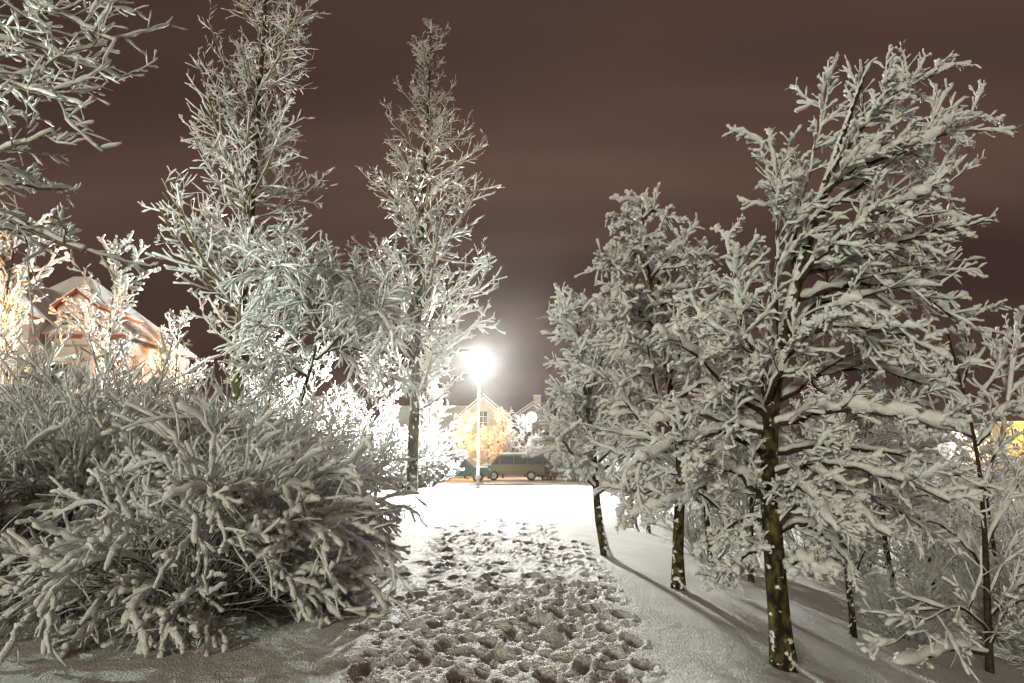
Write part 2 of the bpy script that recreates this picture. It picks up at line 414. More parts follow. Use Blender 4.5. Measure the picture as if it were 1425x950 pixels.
p = np.array([at(740, 600, 63)[0], 63, gz(at(740, 600, 63)[0], 63)]); lamp(p, at(740, 582, 63)[2] - p[2] - 0.4, 0.44, 1100, WHITE, 'white street lamp behind the round snowy shrubs across the street')
p = at(252, 487, 46); b_ = gz(p[0], 46); lamp((p[0], 46, b_), p[2] - b_ - 0.4, 0.22, 900, SODIUM, 'orange street lamp glowing behind the large poplar')
p = at(651, 594, 57.6); b_ = gz(p[0], 57.6); lamp((p[0], 57.6, b_), p[2] - b_ - 0.4, 0.25, 2300, SODIUM, 'orange street lamp among the trees before the cream house')
lamp((-20.9, 25.6, gz(-20.9, 25.6)), 6.5, 0.22, 2300, (1.0, 0.33, 0.10), 'orange street lamp beside the house with the dormer')
lamp((-15.0, 13.0, gz(-15.0, 13.0)), 7.2, 0.22, 3800, MINT, 'pale green street lamp beside the hedge of shrubs')
p = at(1326, 603, 120); lamp((p[0], 120, gz(p[0], 120)), p[2] - gz(p[0], 120) - 0.4, 0.3, 6000, WHITE, 'distant white street lamp seen through the right edge trees')
p = at(1400, 625, 122); lamp((p[0] + 6, 122, gz(p[0] + 6, 122)), 6, 0.3, 4500, SODIUM, 'distant orange street lamp before the yellow building')

# ================================================================== HOUSES
M['cream'] = mat('cream_wall', (0.62, 0.55, 0.45), 0.85); noisy(M['cream'], 3, (0.56, 0.50, 0.41), (0.66, 0.60, 0.50), bump=0.2, bscale=20)
M['pinkwall'] = mat('pale_boarded_wall', (0.62, 0.54, 0.48), 0.85); noisy(M['pinkwall'], 1.2, (0.58, 0.50, 0.44), (0.66, 0.58, 0.52), bump=0.5, bscale=3, dist=0.03, stretch=(0.05, 0.05, 4))
M['ochre'] = mat('ochre_wall', (0.6, 0.42, 0.16), 0.85); noisy(M['ochre'], 1, (0.52, 0.36, 0.14), (0.62, 0.45, 0.2))
M['trim'] = mat('white_trim', (0.72, 0.70, 0.66), 0.6); M['redtrim'] = mat('red_brown_trim', (0.32, 0.07, 0.03), 0.6)
M['roofdark'] = mat('dark_roof', (0.08, 0.07, 0.065), 0.8); noisy(M['roofdark'], 6, (0.06, 0.05, 0.05), (0.11, 0.10, 0.09)); snow_top(M['roofdark'], 0.3, 0.5, 3)
M['glass'] = mat('window_glass', (0.03, 0.035, 0.04), 0.08, 0, 0.6)
M['concrete'] = mat('grey_render', (0.4, 0.38, 0.35), 0.9); noisy(M['concrete'], 3, (0.34, 0.32, 0.3), (0.44, 0.42, 0.39))
def window(par, x, y, z, ww, hh, cols=2, rows=2, m='trim'):
    """window facing -y at centre x,z on plane y (parent-local)"""
    f = MB(); t = 0.07
    for s in (-1, 1): f.box((x + s * (ww / 2 - t / 2), y - 0.03, z), (t, 0.1, hh))
    for s in (-1, 1): f.box((x, y - 0.03, z + s * (hh / 2 - t / 2)), (ww - 2 * t, 0.098, t))
    for i in range(1, cols): f.box((x - ww / 2 + ww * i / cols, y - 0.025, z), (0.05, 0.07, hh - 2 * t))
    for i in range(1, rows): f.box((x, y - 0.024, z - hh / 2 + hh * i / rows), (ww - 2 * t, 0.06, 0.04))
    w_ = MB().box((x, y - 0.012, z - hh / 2 - 0.06), (ww + 0.16, 0.2, 0.08)); 
    fr = f.build('window', M[m], par)
    for i in range(cols):
        for j in range(rows):
            MB().box((x - ww / 2 + ww * (i + .5) / cols, y - 0.005, z - hh / 2 + hh * (j + .5) / rows), (ww / cols - 0.02, 0.02, hh / rows - 0.02)).build('pane', M['glass'], fr)
    w_.build('sill', M[m], fr)
def gable_house(name, loc, wx, dy, he, hr, wall, label, rz=0.0, wins=(), ridge='y', chim=None, roof='roofdark', over=0.35, rt='trim'):
    root = link(name, None, None, loc); root.rotation_euler = (0, 0, rz)
    if ridge == 'y':
        MB().prism([(-wx / 2, -0.5), (wx / 2, -0.5), (wx / 2, he), (0, hr), (-wx / 2, he)], 'y', 0, dy).build('wall', M[wall], root)
        k = (hr - he) / (wx / 2)
        for s in (-1, 1):
            q = [(s * (wx / 2 + over), -over, he - k * over + 0.16), (s * (wx / 2 + over), dy + over, he - k * over + 0.16), (s * -0.0, dy + over, hr + 0.16), (0, -over, hr + 0.16)]
            rf = MB().slab(q, 0.14).build('roof', M[roof], root)
            MB().slab([(a, b, c + 0.16) for a, b, c in q], 0.155).build('snow', M['snow_roof'], rf)
            MB().slab([(s * (wx / 2 + over), -over - 0.04, he - k * over + 0.02), (0, -over - 0.04, hr + 0.02), (0, -over - 0.004, hr + 0.02), (s * (wx / 2 + over), -over - 0.004, he - k * over + 0.02)], 0.26).build('bargeboard', M[rt], rf)
    else:
        MB().prism([(0, -0.5), (dy, -0.5), (dy, he), (dy / 2, hr), (0, he)], 'x', -wx / 2, wx / 2).build('wall', M[wall], root)
        k = (hr - he) / (dy / 2)
        for s in (0, 1):
            e0 = -over if s == 0 else dy + over
            q = [(-wx / 2 - over, e0, he - k * over + 0.16), (wx / 2 + over, e0, he - k * over + 0.16), (wx / 2 + over, dy / 2, hr + 0.16), (-wx / 2 - over, dy / 2, hr + 0.16)]
            rf = MB().slab(q, 0.14).build('roof', M[roof], root)
            MB().slab([(a, b, c + 0.16) for a, b, c in q], 0.155).build('snow', M['snow_roof'], rf)
    for a in wins: window(root, *a)
    if chim:
        ch = MB().box((chim[0], chim[1], chim[2]), (chim[3], chim[3], chim[4])).build('chimney', M['cream'], root)
        MB().box((chim[0], chim[1], chim[2] + chim[4] / 2 + 0.052), (chim[3] + 0.12, chim[3] + 0.12, 0.1)).build('snow', M['snow_roof'], ch)
    return tag(root, label, 'house')

# left house, three storeys with hipped roof, dormer and gabled bay
hx, hy = -27.3, 40.0; hz = gz(hx, hy)
hr_ = link('house', None, None, (hx, hy, hz)); Zl = lambda z: z - hz
wl, wr, dp = -5.2, 3.9, 9.0; ez = Zl(8.9); rz_ = Zl(13.6)
MB().box(((wl + wr) / 2, dp / 2, ez / 2 - 0.25), (wr - wl, dp, ez + 0.5)).build('wall', M['pinkwall'], hr_)
A, B_, C_, D_ = (wl - .4, -.4, ez), (wr + .4, -.4, ez), (wr + .4, dp + .4, ez), (wl - .4, dp + .4, ez)
rl, rr_ = (wl + 3.0, dp / 2, rz_), (wr - 5.0, dp / 2, rz_)
for q in ([A, B_, rr_, rl], [C_, D_, rl, rr_], [B_, C_, rr_], [D_, A, rl]):
    rf = MB().slab(q, 0.2).build('roof', M['roofdark'], hr_); MB().slab([(a, b, c + 0.16) for a, b, c in q], 0.155).build('snow', M['snow_roof'], rf)
MB().box(((wl + wr) / 2, -0.42, ez - 0.12), (wr - wl + 0.84, 0.06, 0.24)).build('fascia', M['redtrim'], hr_)
def bay(x, w_, y0, y1, zt, za, trim, wall, wins):
    d = MB().prism([(x - w_ / 2, -0.4 if y0 < -0.5 else ez - 0.6), (x + w_ / 2, -0.4 if y0 < -0.5 else ez - 0.6), (x + w_ / 2, zt), (x, za), (x - w_ / 2, zt)], 'y', y0, y1).build('gable_bay', M[wall], hr_)
    k = (za - zt) / (w_ / 2); ov = 0.32
    for s in (-1, 1):
        q = [(x + s * (w_ / 2 + ov), y0 - ov, zt - k * ov + .16), (x + s * (w_ / 2 + ov), y1, zt - k * ov + .16), (x, y1, za + .16), (x, y0 - ov, za + .16)]
        MB().slab(q, 0.14).build('roof', M[trim], d); MB().slab([(a, b, c + .1) for a, b, c in q], 0.095).build('snow', M['snow_roof'], d)
    for a in wins: window(d, *a)
bay(1.5, 2.3, -0.4, 4.2, Zl(10.6), Zl(11.45), 'redtrim', 'pinkwall', [(1.5, -0.42, Zl(9.85), 1.75, 0.95, 3, 1)])
bay(-2.7, 4.4, -1.4, 4.0, Zl(9.9), Zl(12.3), 'redtrim', 'pinkwall', [(-2.7, -1.42, Zl(8.6), 1.4, 1.2, 2, 1), (-2.7, -1.42, Zl(5.4), 1.4, 1.3, 2, 1)])
for x in (0.6, 2.6): window(hr_, x, -0.012, Zl(6.6), 1.2, 1.3, 2, 1)
tag(hr_, 'tall pale house with snowy roof, red-trimmed gables and a dormer, lit orange', 'house')

def hpos(px, Y): return (at(px, 640, Y)[0], Y, gz(at(px, 640, Y)[0], Y))
Yh = 74
gable_house('house', hpos(672, Yh), 5.6, 9, 6.0, 8.4, 'cream', 'cream gabled house with a tall window behind the orange-lit trees', 0.0,
            [(0.0, -0.015, 5.9, 1.0, 1.9, 2, 3), (-1.7, -0.015, 3.0, 1.0, 1.4, 2, 2), (1.7, -0.015, 3.0, 1.0, 1.4, 2, 2)])
gable_house('house', hpos(742, 86), 9.5, 9, 5.3, 8.6, 'concrete', 'grey gabled house with a chimney behind the second white lamp', 0.0,
            [(-1.6, -0.015, 4.4, 1.1, 1.4, 2, 2), (1.6, -0.015, 4.4, 1.1, 1.4, 2, 2)], 'y', (0.6, 1.6, 8.9, 0.9, 1.6))
gable_house('house', hpos(590, 84), 11, 8, 5.0, 8.0, 'cream', 'long cream house with roof edge showing past the slender poplar', 0.0,
            [(x, -0.015, 3.6, 1.1, 1.4, 2, 2) for x in (-3.5, -1.2, 1.2, 3.5)], 'x')
gable_house('house', hpos(400, 66), 10, 8, 4.6, 7.2, 'cream', 'low house behind the drooping tree left of the slender poplar', 0.0,
            [(x, -0.015, 2.9, 1.1, 1.4, 2, 2) for x in (-3, 0, 3)], 'x')
# far right town
gable_house('house', hpos(1350, 128), 7, 8, 5.8, 8.2, 'trim', 'distant white house seen through the thin dark tree', 0.0,
            [(x, -0.015, z, 1.1, 1.4, 2, 1) for x in (-1.8, 1.8) for z in (2.5, 5.4)])
gable_house('house', hpos(1293, 140), 8, 8, 5, 8, 'trim', 'distant white house glimpsed between the birch twigs', 0.0,
            [(x, -0.015, 3.2, 1.1, 1.4, 2, 1) for x in (-2, 2)])
yb = link('apartment_building', None, None, hpos(1466, 126))
MB().box((0, 5, 4.1), (16, 10, 9.0)).build('wall', M['ochre'], yb)
rf = MB().box((0, 5, 8.72), (16.6, 10.6, 0.2)).build('roof', M['concrete'], yb); MB().box((0, 5, 8.94), (16.4, 10.4, 0.22)).build('snow', M['snow_roof'], rf)
for i in range(7):
    for j in range(3): window(yb, -6.6 + 2.2 * i, -0.015, 1.9 + 2.6 * j, 1.2, 1.4, 2, 1)
tag(yb, 'distant yellow lit building with rows of windows at the right edge', 'building')

# ================================================================== CARS
M['green_paint'] = mat('dark_green_paint', (0.005, 0.028, 0.012), 0.3, 0.1, 0.6)
M['gold_paint'] = mat('olive_gold_paint', (0.10, 0.085, 0.035), 0.3, 0.2, 0.6)
M['tyre'] = mat('tyre_rubber', (0.02, 0.02, 0.02), 0.9); M['rim'] = mat('alloy_rim', (0.3, 0.3, 0.3), 0.35, 0.8)
M['plastic'] = mat('dark_plastic', (0.03, 0.03, 0.03), 0.6); M['lens'] = mat('headlight_glass', (0.7, 0.7, 0.68), 0.15, 0, 0.6)
def car(loc, rz, L, Wd, H, paint, label, van=False):
    """local x is forward"""
    root = link('parked_car', None, None, loc); root.rotation_euler = (0, 0, rz); h = L / 2
    sill, belt = 0.42, H * 0.58
    if van: top = [(-h + .12, H - .05), (h * 0.42, H), (h * 0.70, belt + .05)]
    else: top = [(-h + .28, H - .04), (h * 0.12, H), (h * 0.46, belt + .03)]
    hood = [(h - .25, belt - .06), (h - .04, belt - .22), (h, sill + .12), (h - .06, sill)]
    def arch(cxw, r=0.42): return [(cxw + r * math.cos(a), 0.36 + r * math.sin(a)) for a in np.linspace(0.15, math.pi - 0.15, 9)]
    fw, rw = h * 0.60, -h * 0.58
    body = [(-h, sill), (-h - .02, sill + .25), (-h + .03, belt)] + [(top[2][0], belt)] + hood + arch(fw) + arch(rw)
    MB().prism(body, 'y', -Wd / 2, Wd / 2).build('body', M[paint], root, bevel=0.03, smooth=False)
    cab = [(-h + .05, belt + .004), (-h + .12 + (0 if van else .04), H - .12), top[0], top[1], (top[2][0], belt + .004)]
    cb = MB().prism(cab, 'y', -Wd / 2 + .09, Wd / 2 - .09).build('cabin', M[paint], root, bevel=0.03)
    MB().box(((top[0][0] + top[1][0]) / 2, 0, H + .07), (top[1][0] - top[0][0] - .1, Wd - .35, .14)).build('snow', M['snow_roof'], cb, bevel=0.05)
    xs_ = np.linspace(-h + .22, top[1][0] - .02, 4)
    for s in (-1, 1):
        for a, b in zip(xs_, xs_[1:]):
            MB().prism([(a + .04, belt + .07), (b - .04, belt + .07), (b - .04, H - .16), (a + .04, H - .16)], 'y', s * (Wd / 2 - .10), s * (Wd / 2 - .072)).build('side_window', M['glass'], root)
        x1 = top[1][0] + .02; x2 = top[2][0] - .12
        MB().prism([(x1, belt + .07), (x2, belt + .07), (x1, H - .16)], 'y', s * (Wd / 2 - .10), s * (Wd / 2 - .073)).build('quarter_window', M['glass'], root)
        for k in (0, 1): MB().box((xs_[k + 1] + .32, s * (Wd / 2 + .014), belt - .12), (.2, .03, .04)).build('door_handle', M['plastic'], root)
        for wx in (fw, rw):
            wy = s * (Wd / 2 - .10)
            wh = link('wheel', None, root, (wx, wy, 0.36))
            MB().lathe([(.22, -.11), (.34, -.11), (.36, -.08), (.36, .08), (.34, .11), (.22, .11)], 22, axis='y').build('tyre', M['tyre'], wh, smooth=False)
            MB().lathe([(.03, s * .115), (.06, s * .125), (.09, s * .115), (.20, s * .10), (.235, s * .115)], 16, axis='y').build('rim', M['rim'], wh)
        MB().box((h - .13, s * (Wd / 2 - .26), belt - .22), (.16, .36, .16)).build('headlight', M['lens'], root, bevel=.02)
        MB().box((top[2][0] - .25, s * (Wd / 2 + .06), belt + .10), (.12, .16, .13)).build('mirror', M['plastic'], root, bevel=.02)
    MB().box((h + .02, 0, sill + .07), (.12, Wd - .08, .22)).build('bumper', M['plastic'], root, bevel=.03)
    x1, x2 = top[1][0] + .05, top[2][0] + .0
    MB().slab([(x1 + .04, -Wd / 2 + .2, H - .09), (x1 + .04, Wd / 2 - .2, H - .09), (x2 + .03, Wd / 2 - .2, belt + .05), (x2 + .03, -Wd / 2 + .2, belt + .05)], .02).build('windscreen', M['glass'], root)
    MB().box((h * .72, 0, belt + .03), (h * .38, Wd - .4, .06)).build('hood_snow', M['snow_roof'], root, bevel=.02)
    return tag(root, label, 'car', 'cars parked along the street')
p = at(683, 668, 50.5); car((p[0] - 2.3, 50.5, gz(p[0] - 2.3, 50.5) + .05), 0.0, 4.6, 1.85, 1.78, 'green_paint', 'dark green off-road car parked beside the brighter white lamp')
p = at(678, 660, 54.5); car((p[0] + 2.0, 54.5, gz(p[0] + 2, 54.5) + .05), math.pi, 4.9, 1.9, 2.0, 'gold_paint', 'olive gold van parked behind the dark green car', True)

# ================================================================== TREES
# --- the near birch on the right
b0 = gpt(1092, 930); Yb = b0[1]
def pl(pts, y0, y1=None):
    y1 = y0 if y1 is None else y1; n = len(pts)
    return [at(p[0], p[1], y0 + (y1 - y0) * i / (n - 1)) for i, p in enumerate(pts)]
tr_px = [(1092, 945), (1084, 850), (1075, 760), (1069, 660), (1066, 565), (1086, 480), (1106, 400), (1130, 310), (1160, 220), (1190, 140), (1207, 92)]
trunk = paths([pl(tr_px, Yb)], 26, 0.088, 0.012)
trunk[1][0] = 0.088 * (1 - np.linspace(0, 1, 26)) ** 0.75 + 0.010; trunk[1][0][:2] += (0.03, 0.012)
limbs_px = [
 ([(1132, 305), (1220, 240), (1300, 190), (1364, 158)], .3), ([(1120, 350), (1210, 330), (1280, 290), (1340, 238)], .7),
 ([(1110, 385), (1220, 350), (1290, 320), (1340, 314)], -.5), ([(1100, 420), (1200, 390), (1280, 400), (1335, 450)], .6),
 ([(1090, 465), (1190, 450), (1270, 470), (1325, 500)], -.7), ([(1160, 220), (1210, 160), (1260, 120), (1306, 99)], .4),
 ([(1150, 250), (1180, 200), (1225, 150), (1250, 110)], -.4), ([(1085, 485), (1080, 380), (1085, 270), (1073, 200)], -.3),
 ([(1100, 410), (1110, 290), (1140, 190), (1150, 140)], .3), ([(1068, 560), (1040, 470), (1022, 400), (1012, 325)], -.4),
 ([(1066, 570), (1020, 500), (985, 450), (962, 410)], .5), ([(1066, 580), (1010, 540), (975, 500), (945, 470)], -.9),
 ([(1067, 600), (1010, 590), (960, 570), (905, 590)], .4), ([(1068, 630), (1010, 600), (950, 610), (890, 640)], -1.0),
 ([(1069, 660), (1010, 650), (960, 690), (880, 718)], .5), ([(1068, 700), (1030, 665), (985, 640), (950, 650)], -.7),
 ([(1066, 575), (1130, 520), (1220, 510), (1310, 545)], .9), ([(1067, 600), (1150, 570), (1240, 575), (1330, 600)], -.8),
 ([(1068, 630), (1150, 620), (1250, 630), (1340, 665)], .5), ([(1069, 665), (1140, 640), (1230, 660), (1320, 700)], -1.1),
 ([(1070, 700), (1150, 665), (1220, 690), (1290, 740)], .8), ([(1072, 740), (1120, 690), (1180, 700), (1240, 750)], -.6),
 ([(1066, 565), (1090, 500), (1150, 440), (1200, 420)], -1.0), ([(1086, 480), (1040, 420), (1010, 400), (985, 420)], 1.0),
 ([(1075, 760), (1040, 770), (1010, 790), (990, 820)], -.5), ([(1071, 725), (1040, 720), (1005, 735), (975, 770)], .4), ([(1073, 745), (1110, 725), (1150, 745), (1185, 790)], .5), ([(1070, 690), (1100, 670), (1130, 690), (1165, 735)], -1.0), ([(1080, 800), (1110, 780), (1140, 790), (1160, 800)], -.3),
 ([(1106, 400), (1170, 330), (1230, 290), (1290, 270)], -1.0), ([(1086, 480), (1150, 400), (1220, 360), (1310, 380)], 1.1),
 ([(1120, 340), (1090, 290), (1080, 260), (1100, 230)], .6), ([(1140, 280), (1190, 230), (1260, 210), (1330, 180)], -.5),
]
LB = paths([pl(a, Yb, Yb + d) for a, d in limbs_px], 12, 0.03, 0.006, 0.012)
sub = grow(LB, 18, (0.12, 1.0), (30, 60), 0.32, lambda t: 1.15 - 0.55 * t, 6, 0.13, 0.02, 0.05, (0.05, 0, 0), 0.014, rmin=0.006)
tw = grow(sub, 10, (0.15, 1.0), (28, 60), 0.36, lambda t: 1.1 - 0.4 * t, 4, 0.16, 0.0, 0.05, (0.04, 0, 0), 0.012, rmin=0.0045)
birch = plant('birch_tree', b0, [(trunk, 14)], [(LB, 7), (sub, 4), (tw, 3)],
              [snow_of(LB, 0.046, 26, 7, 0.5), snow_of(sub, 0.027, 9, 6, 0.6), snow_of(tw, 0.016, 5, 5, 0.6)])
tag(birch, 'large windswept birch with mossy yellow trunk, nearest on the right', 'tree', 'snowy birches beside the path')

# --- the second birch with the nodding top
b0 = gpt(943, 820); Yb = b0[1]
def shift(a, dy): return a
t2 = paths([pl([(945, 832), (940, 760), (948, 690), (950, 620), (936, 560), (925, 500), (912, 430), (900, 360), (892, 300), (893, 278)], Yb)], 22, 0.09, 0.012)
t2[1][0][:2] += (0.03, 0.01)
lp = [([(948, 690), (1000, 640), (1040, 600), (1060, 560)], .8), ([(949, 640), (900, 600), (870, 560), (850, 520)], -.6), ([(940, 580), (890, 520), (870, 470), (862, 430)], .8),
 ([(930, 520), (960, 470), (985, 440), (1000, 430)], -.8), ([(920, 470), (880, 420), (862, 400), (855, 420)], -.6), ([(912, 430), (945, 400), (955, 400), (962, 430)], .7),
 ([(905, 390), (940, 345), (965, 345), (978, 375)], -.3), ([(900, 360), (872, 345), (858, 370), (852, 405)], .4), ([(895, 320), (880, 310), (868, 320), (862, 345)], -.3),
 ([(893, 305), (910, 290), (925, 300), (935, 320)], .3), ([(950, 660), (900, 650), (870, 630), (850, 640)], .8), ([(950, 650), (1000, 620), (1030, 640), (1050, 670)], -.8),
 ([(948, 700), (910, 680), (885, 690), (860, 720)], -.5), ([(944, 600), (985, 540), (1000, 500), (1010, 470)], 1.0), ([(936, 560), (980, 530), (1000, 540), (1020, 580)], -.6),
 ([(925, 500), (900, 460), (890, 440), (880, 450)], 1.0), ([(918, 455), (940, 430), (960, 440), (975, 470)], 1.), ([(950, 620), (915, 560), (905, 510), (900, 470)], -1.0),
 ([(908, 410), (925, 370), (945, 355), (960, 380)], .8), ([(903, 375), (885, 350), (870, 360), (860, 385)], -.8), ([(948, 680), (985, 690), (1010, 720), (1030, 750)], .5)]
L2 = paths([pl(a, Yb, Yb + d * 1.3) for a, d in lp], 10, 0.03, 0.007, 0.012)
s2 = grow(L2, 12, (0.1, 1.0), (30, 65), 0.42, lambda t: 1.1 - 0.4 * t, 6, 0.12, 0.0, 0.16, (0, 0, 0), 0.014, rmin=0.007)
w2 = grow(s2, 9, (0.1, 1.0), (30, 65), 0.40, None, 4, 0.14, 0.0, 0.22, (0, 0, 0), 0.012, rmin=0.005)
tt2 = grow(t2, 40, (0.45, 1.0), (40, 75), 0.55, lambda t: 1.25 - 0.6 * t, 5, 0.12, 0, 0.2, absl=True, rr=0.012, rmin=0.004)
w2b = grow(tt2, 6, (0.15, 1), (30, 65), 0.4, None, 4, 0.14, 0, 0.2, rr=0.012, rmin=0.003)
tree2 = plant('birch_tree', b0, [(t2, 12)], [(L2, 6), (s2, 4), (w2, 3), (tt2, 4), (w2b, 3)],
              [snow_of(L2, 0.052, 16, 6, 0.5), snow_of(s2, 0.036, 8, 5, 0.55), snow_of(w2, 0.023, 5, 5, 0.55), snow_of(tt2, 0.046, 8, 5, 0.5), snow_of(w2b, 0.03, 5, 5, 0.5)])
tag(tree2, 'birch with a nodding snow-capped top behind the large windswept birch', 'tree', 'snowy birches beside the path')

# --- the third, with the crooked mossy trunk beside the path
b0 = gpt(843, 773); Yb = b0[1]
t3 = paths([pl([(846, 782), (835, 740), (828, 700), (830, 650), (822, 600), (815, 550), (808, 490), (803, 440), (800, 418)], Yb)], 20, 0.085, 0.012)
t3[1][0][:2] += (0.03, 0.01)
lp = [([(830, 650), (800, 620), (770, 590), (752, 585)], .4), ([(826, 620), (790, 580), (765, 545), (750, 545)], -.5), ([(820, 580), (790, 530), (775, 510), (762, 520)], .7),
 ([(815, 550), (795, 480), (788, 450), (780, 440)], -.6), ([(808, 490), (790, 440), (786, 420), (785, 415)], .3), ([(830, 650), (860, 610), (880, 580), (890, 540)], -.7),
 ([(822, 600), (850, 550), (865, 510), (880, 480)], .8), ([(815, 550), (840, 490), (855, 460), (870, 450)], -.8), ([(808, 480), (830, 440), (845, 430), (860, 440)], .6),
 ([(803, 440), (820, 425), (835, 425), (845, 440)], -.3), ([(828, 690), (860, 670), (885, 660), (900, 680)], .6), ([(829, 680), (800, 660), (775, 655), (760, 640)], -.3),
 ([(826, 610), (810, 560), (790, 550), (765, 570)], 1.0), ([(818, 570), (835, 520), (850, 500), (880, 510)], 1.1), ([(830, 660), (870, 630), (900, 620), (920, 640)], 1.0),
 ([(826, 640), (790, 640), (765, 620), (745, 600)], -1.0)]
lp = [([(828 + (x - 828) * 0.62 if x < 828 and y > 470 else x, y) for x, y in a], d) for a, d in lp]
L3 = paths([pl(a, Yb, Yb + d * 1.4) for a, d in lp], 10, 0.03, 0.008, 0.015)
s3 = grow(L3, 14, (0.1, 1.0), (30, 65), 0.42, lambda t: 1.1 - 0.4 * t, 6, 0.12, 0.0, 0.2, rr=0.014, rmin=0.008)
w3 = grow(s3, 8, (0.1, 1.0), (30, 65), 0.42, None, 4, 0.14, 0.0, 0.25, rr=0.012, rmin=0.004)
tree3 = plant('birch_tree', b0, [(t3, 12)], [(L3, 6), (s3, 4), (w3, 3)],
              [snow_of(L3, 0.056, 16, 6, 0.5), snow_of(s3, 0.04, 8, 5, 0.55), snow_of(w3, 0.026, 5, 4, 0.55)])
tag(tree3, 'round-crowned birch with crooked mossy trunk closest to the trodden path', 'tree', 'snowy birches beside the path')

# --- thin dark-stemmed tree at the right edge
b0 = gpt(1375, 935); Yb = b0[1]
t4 = paths([pl([(1378, 945), (1374, 850), (1372, 760), (1366, 680), (1358, 610), (1340, 540), (1325, 490), (1318, 460)], Yb)], 20, 0.045, 0.008)
lp = [([(1366, 680), (1395, 600), (1410, 520), (1416, 440)], -.3), ([(1372, 760), (1400, 700), (1440, 640), (1470, 560)], .5), ([(1360, 620), (1390, 580), (1425, 560), (1460, 540)], -.4),
 ([(1350, 570), (1390, 520), (1400, 480), (1405, 460)], .5), ([(1373, 800), (1330, 740), (1290, 720), (1240, 725)], -.5), ([(1370, 720), (1330, 690), (1280, 680), (1230, 690)], .3),
 ([(1376, 880), (1340, 840), (1290, 860), (1235, 900)], -1.2), ([(1376, 900), (1400, 850), (1420, 830), (1440, 840)], -.8), ([(1358, 610), (1320, 590), (1290, 585), (1260, 600)], .6),
 ([(1340, 540), (1350, 500), (1345, 470), (1338, 450)], -.3), ([(1374, 830), (1410, 760), (1430, 700), (1450, 660)], .3), ([(1345, 555), (1310, 530), (1295, 500), (1290, 480)], .4),
 ([(1374, 860), (1410, 820), (1440, 800), (1470, 800)], .6), ([(1377, 910), (1330, 900), (1290, 915), (1250, 930)], -.6)]
L4 = paths([pl(a, Yb, Yb + d) for a, d in lp], 12, 0.02, 0.006, 0.012)
s4 = grow(L4, 11, (0.15, 1.0), (30, 60), 0.30, lambda t: 1.1 - 0.5 * t, 6, 0.13, 0.03, 0.06, rr=0.013, rmin=0.004)
w4 = grow(s4, 5, (0.2, 1.0), (30, 60), 0.38, None, 4, 0.15, 0.0, 0.05, rr=0.012, rmin=0.003)
tree4 = plant('birch_tree', b0, [(t4, 10)], [(L4, 6), (s4, 4), (w4, 3)],
              [snow_of(L4, 0.046, 14, 7, 0.4), snow_of(s4, 0.028, 9, 5, 0.55), snow_of(w4, 0.018, 5, 5, 0.55)], 'twig')
tag(tree4, 'slim dark-stemmed tree with snow rolls at the right edge', 'tree', 'snowy birches beside the path')

# --- generic young birches for the slope on the right (two shapes, copied)
def young(seed, h=4.6, lean=0.25, dens=1.0, th=0.022):
    global rng
    rng = np.random.default_rng(seed)
    a = rng.random() * 6.28; k = np.linspace(0, 1, 7)
    pts = [(lean * h * 0.3 * q * q * math.cos(a) + rng.normal() * 0.05, lean * h * 0.3 * q * q * math.sin(a) + rng.normal() * 0.05, -0.15 + (h + .15) * q) for q in k]
    t = paths([pts], 16, 0.07, 0.01); t[1][0][:1] += 0.02
    l = grow(t, int(26 * dens), (0.22, 1.0), (45, 75), 0.36 * h, lambda t: 1.15 - 0.75 * t, 9, 0.10, 0.07, 0.0, rr=0.014, rmin=0.008, absl=True)
    s = grow(l, 12, (0.1, 1.0), (30, 65), 0.36, lambda t: 1.1 - 0.4 * t, 5, 0.13, 0.0, 0.10, rr=0.012, rmin=0.008)
    w_ = grow(s, 6, (0.1, 1.0), (30, 65), 0.42, None, 3, 0.15, 0.0, 0.12, rr=0.012, rmin=0.006)
    return plant('birch_tree', (0, 0, 0), [(t, 9)], [(l, 4), (s, 3), (w_, 3)],
                 [snow_of(l, th * 1.35, 9, 5, 0.4), snow_of(s, th * 1.1, 6, 4, 0.45), snow_of(w_, th * 0.8, 3, 4, 0.45)])
YA = young(21); YB = young(35, 4.2, 0.6, 0.9)
def put_young(src, first, base, s, rz, label, group='young birches on the slope'):
    o = src if first else copy_tree(src)
    o.location = base; o.rotation_euler = (0, 0, rz); o.scale = (s, s, s)
    return tag(o, label, 'tree', group)
sl = [((982, 781), 0.98, 'snowy birch whose trunk rises behind and between the two largest birches'),
      ((906, 742), 0.85, 'birch on the slope, second trunk from the crooked mossy one'),
      ((1052, 812), 0.80, 'small birch hidden just behind the large windswept birch trunk'),
      ((1182, 884), 0.62, 'short birch with small snowy twigs right of the mossy yellow trunk'),
      ((1246, 872), 0.70, 'dark-trunked birch standing between the short birch and right edge'),
      ((1305, 850), 0.72, 'slender birch just left of the slim dark-stemmed tree'),
      ((1125, 795), 0.85, 'birch low on the slope behind the large windswept crown'),
      ((1210, 790), 0.95, 'birch low on the slope seen under the windswept crown'),
      ((1400, 860), 0.80, 'birch crowding the lower right corner of the trees'),
      ((1340, 775), 0.95, 'birch far down the slope towards the distant town')]
for i, (pp, s, lab) in enumerate(sl):
    put_young((YA, YB)[i % 2], i < 2, gpt(*pp), s, 1.3 * i + 0.4, lab)
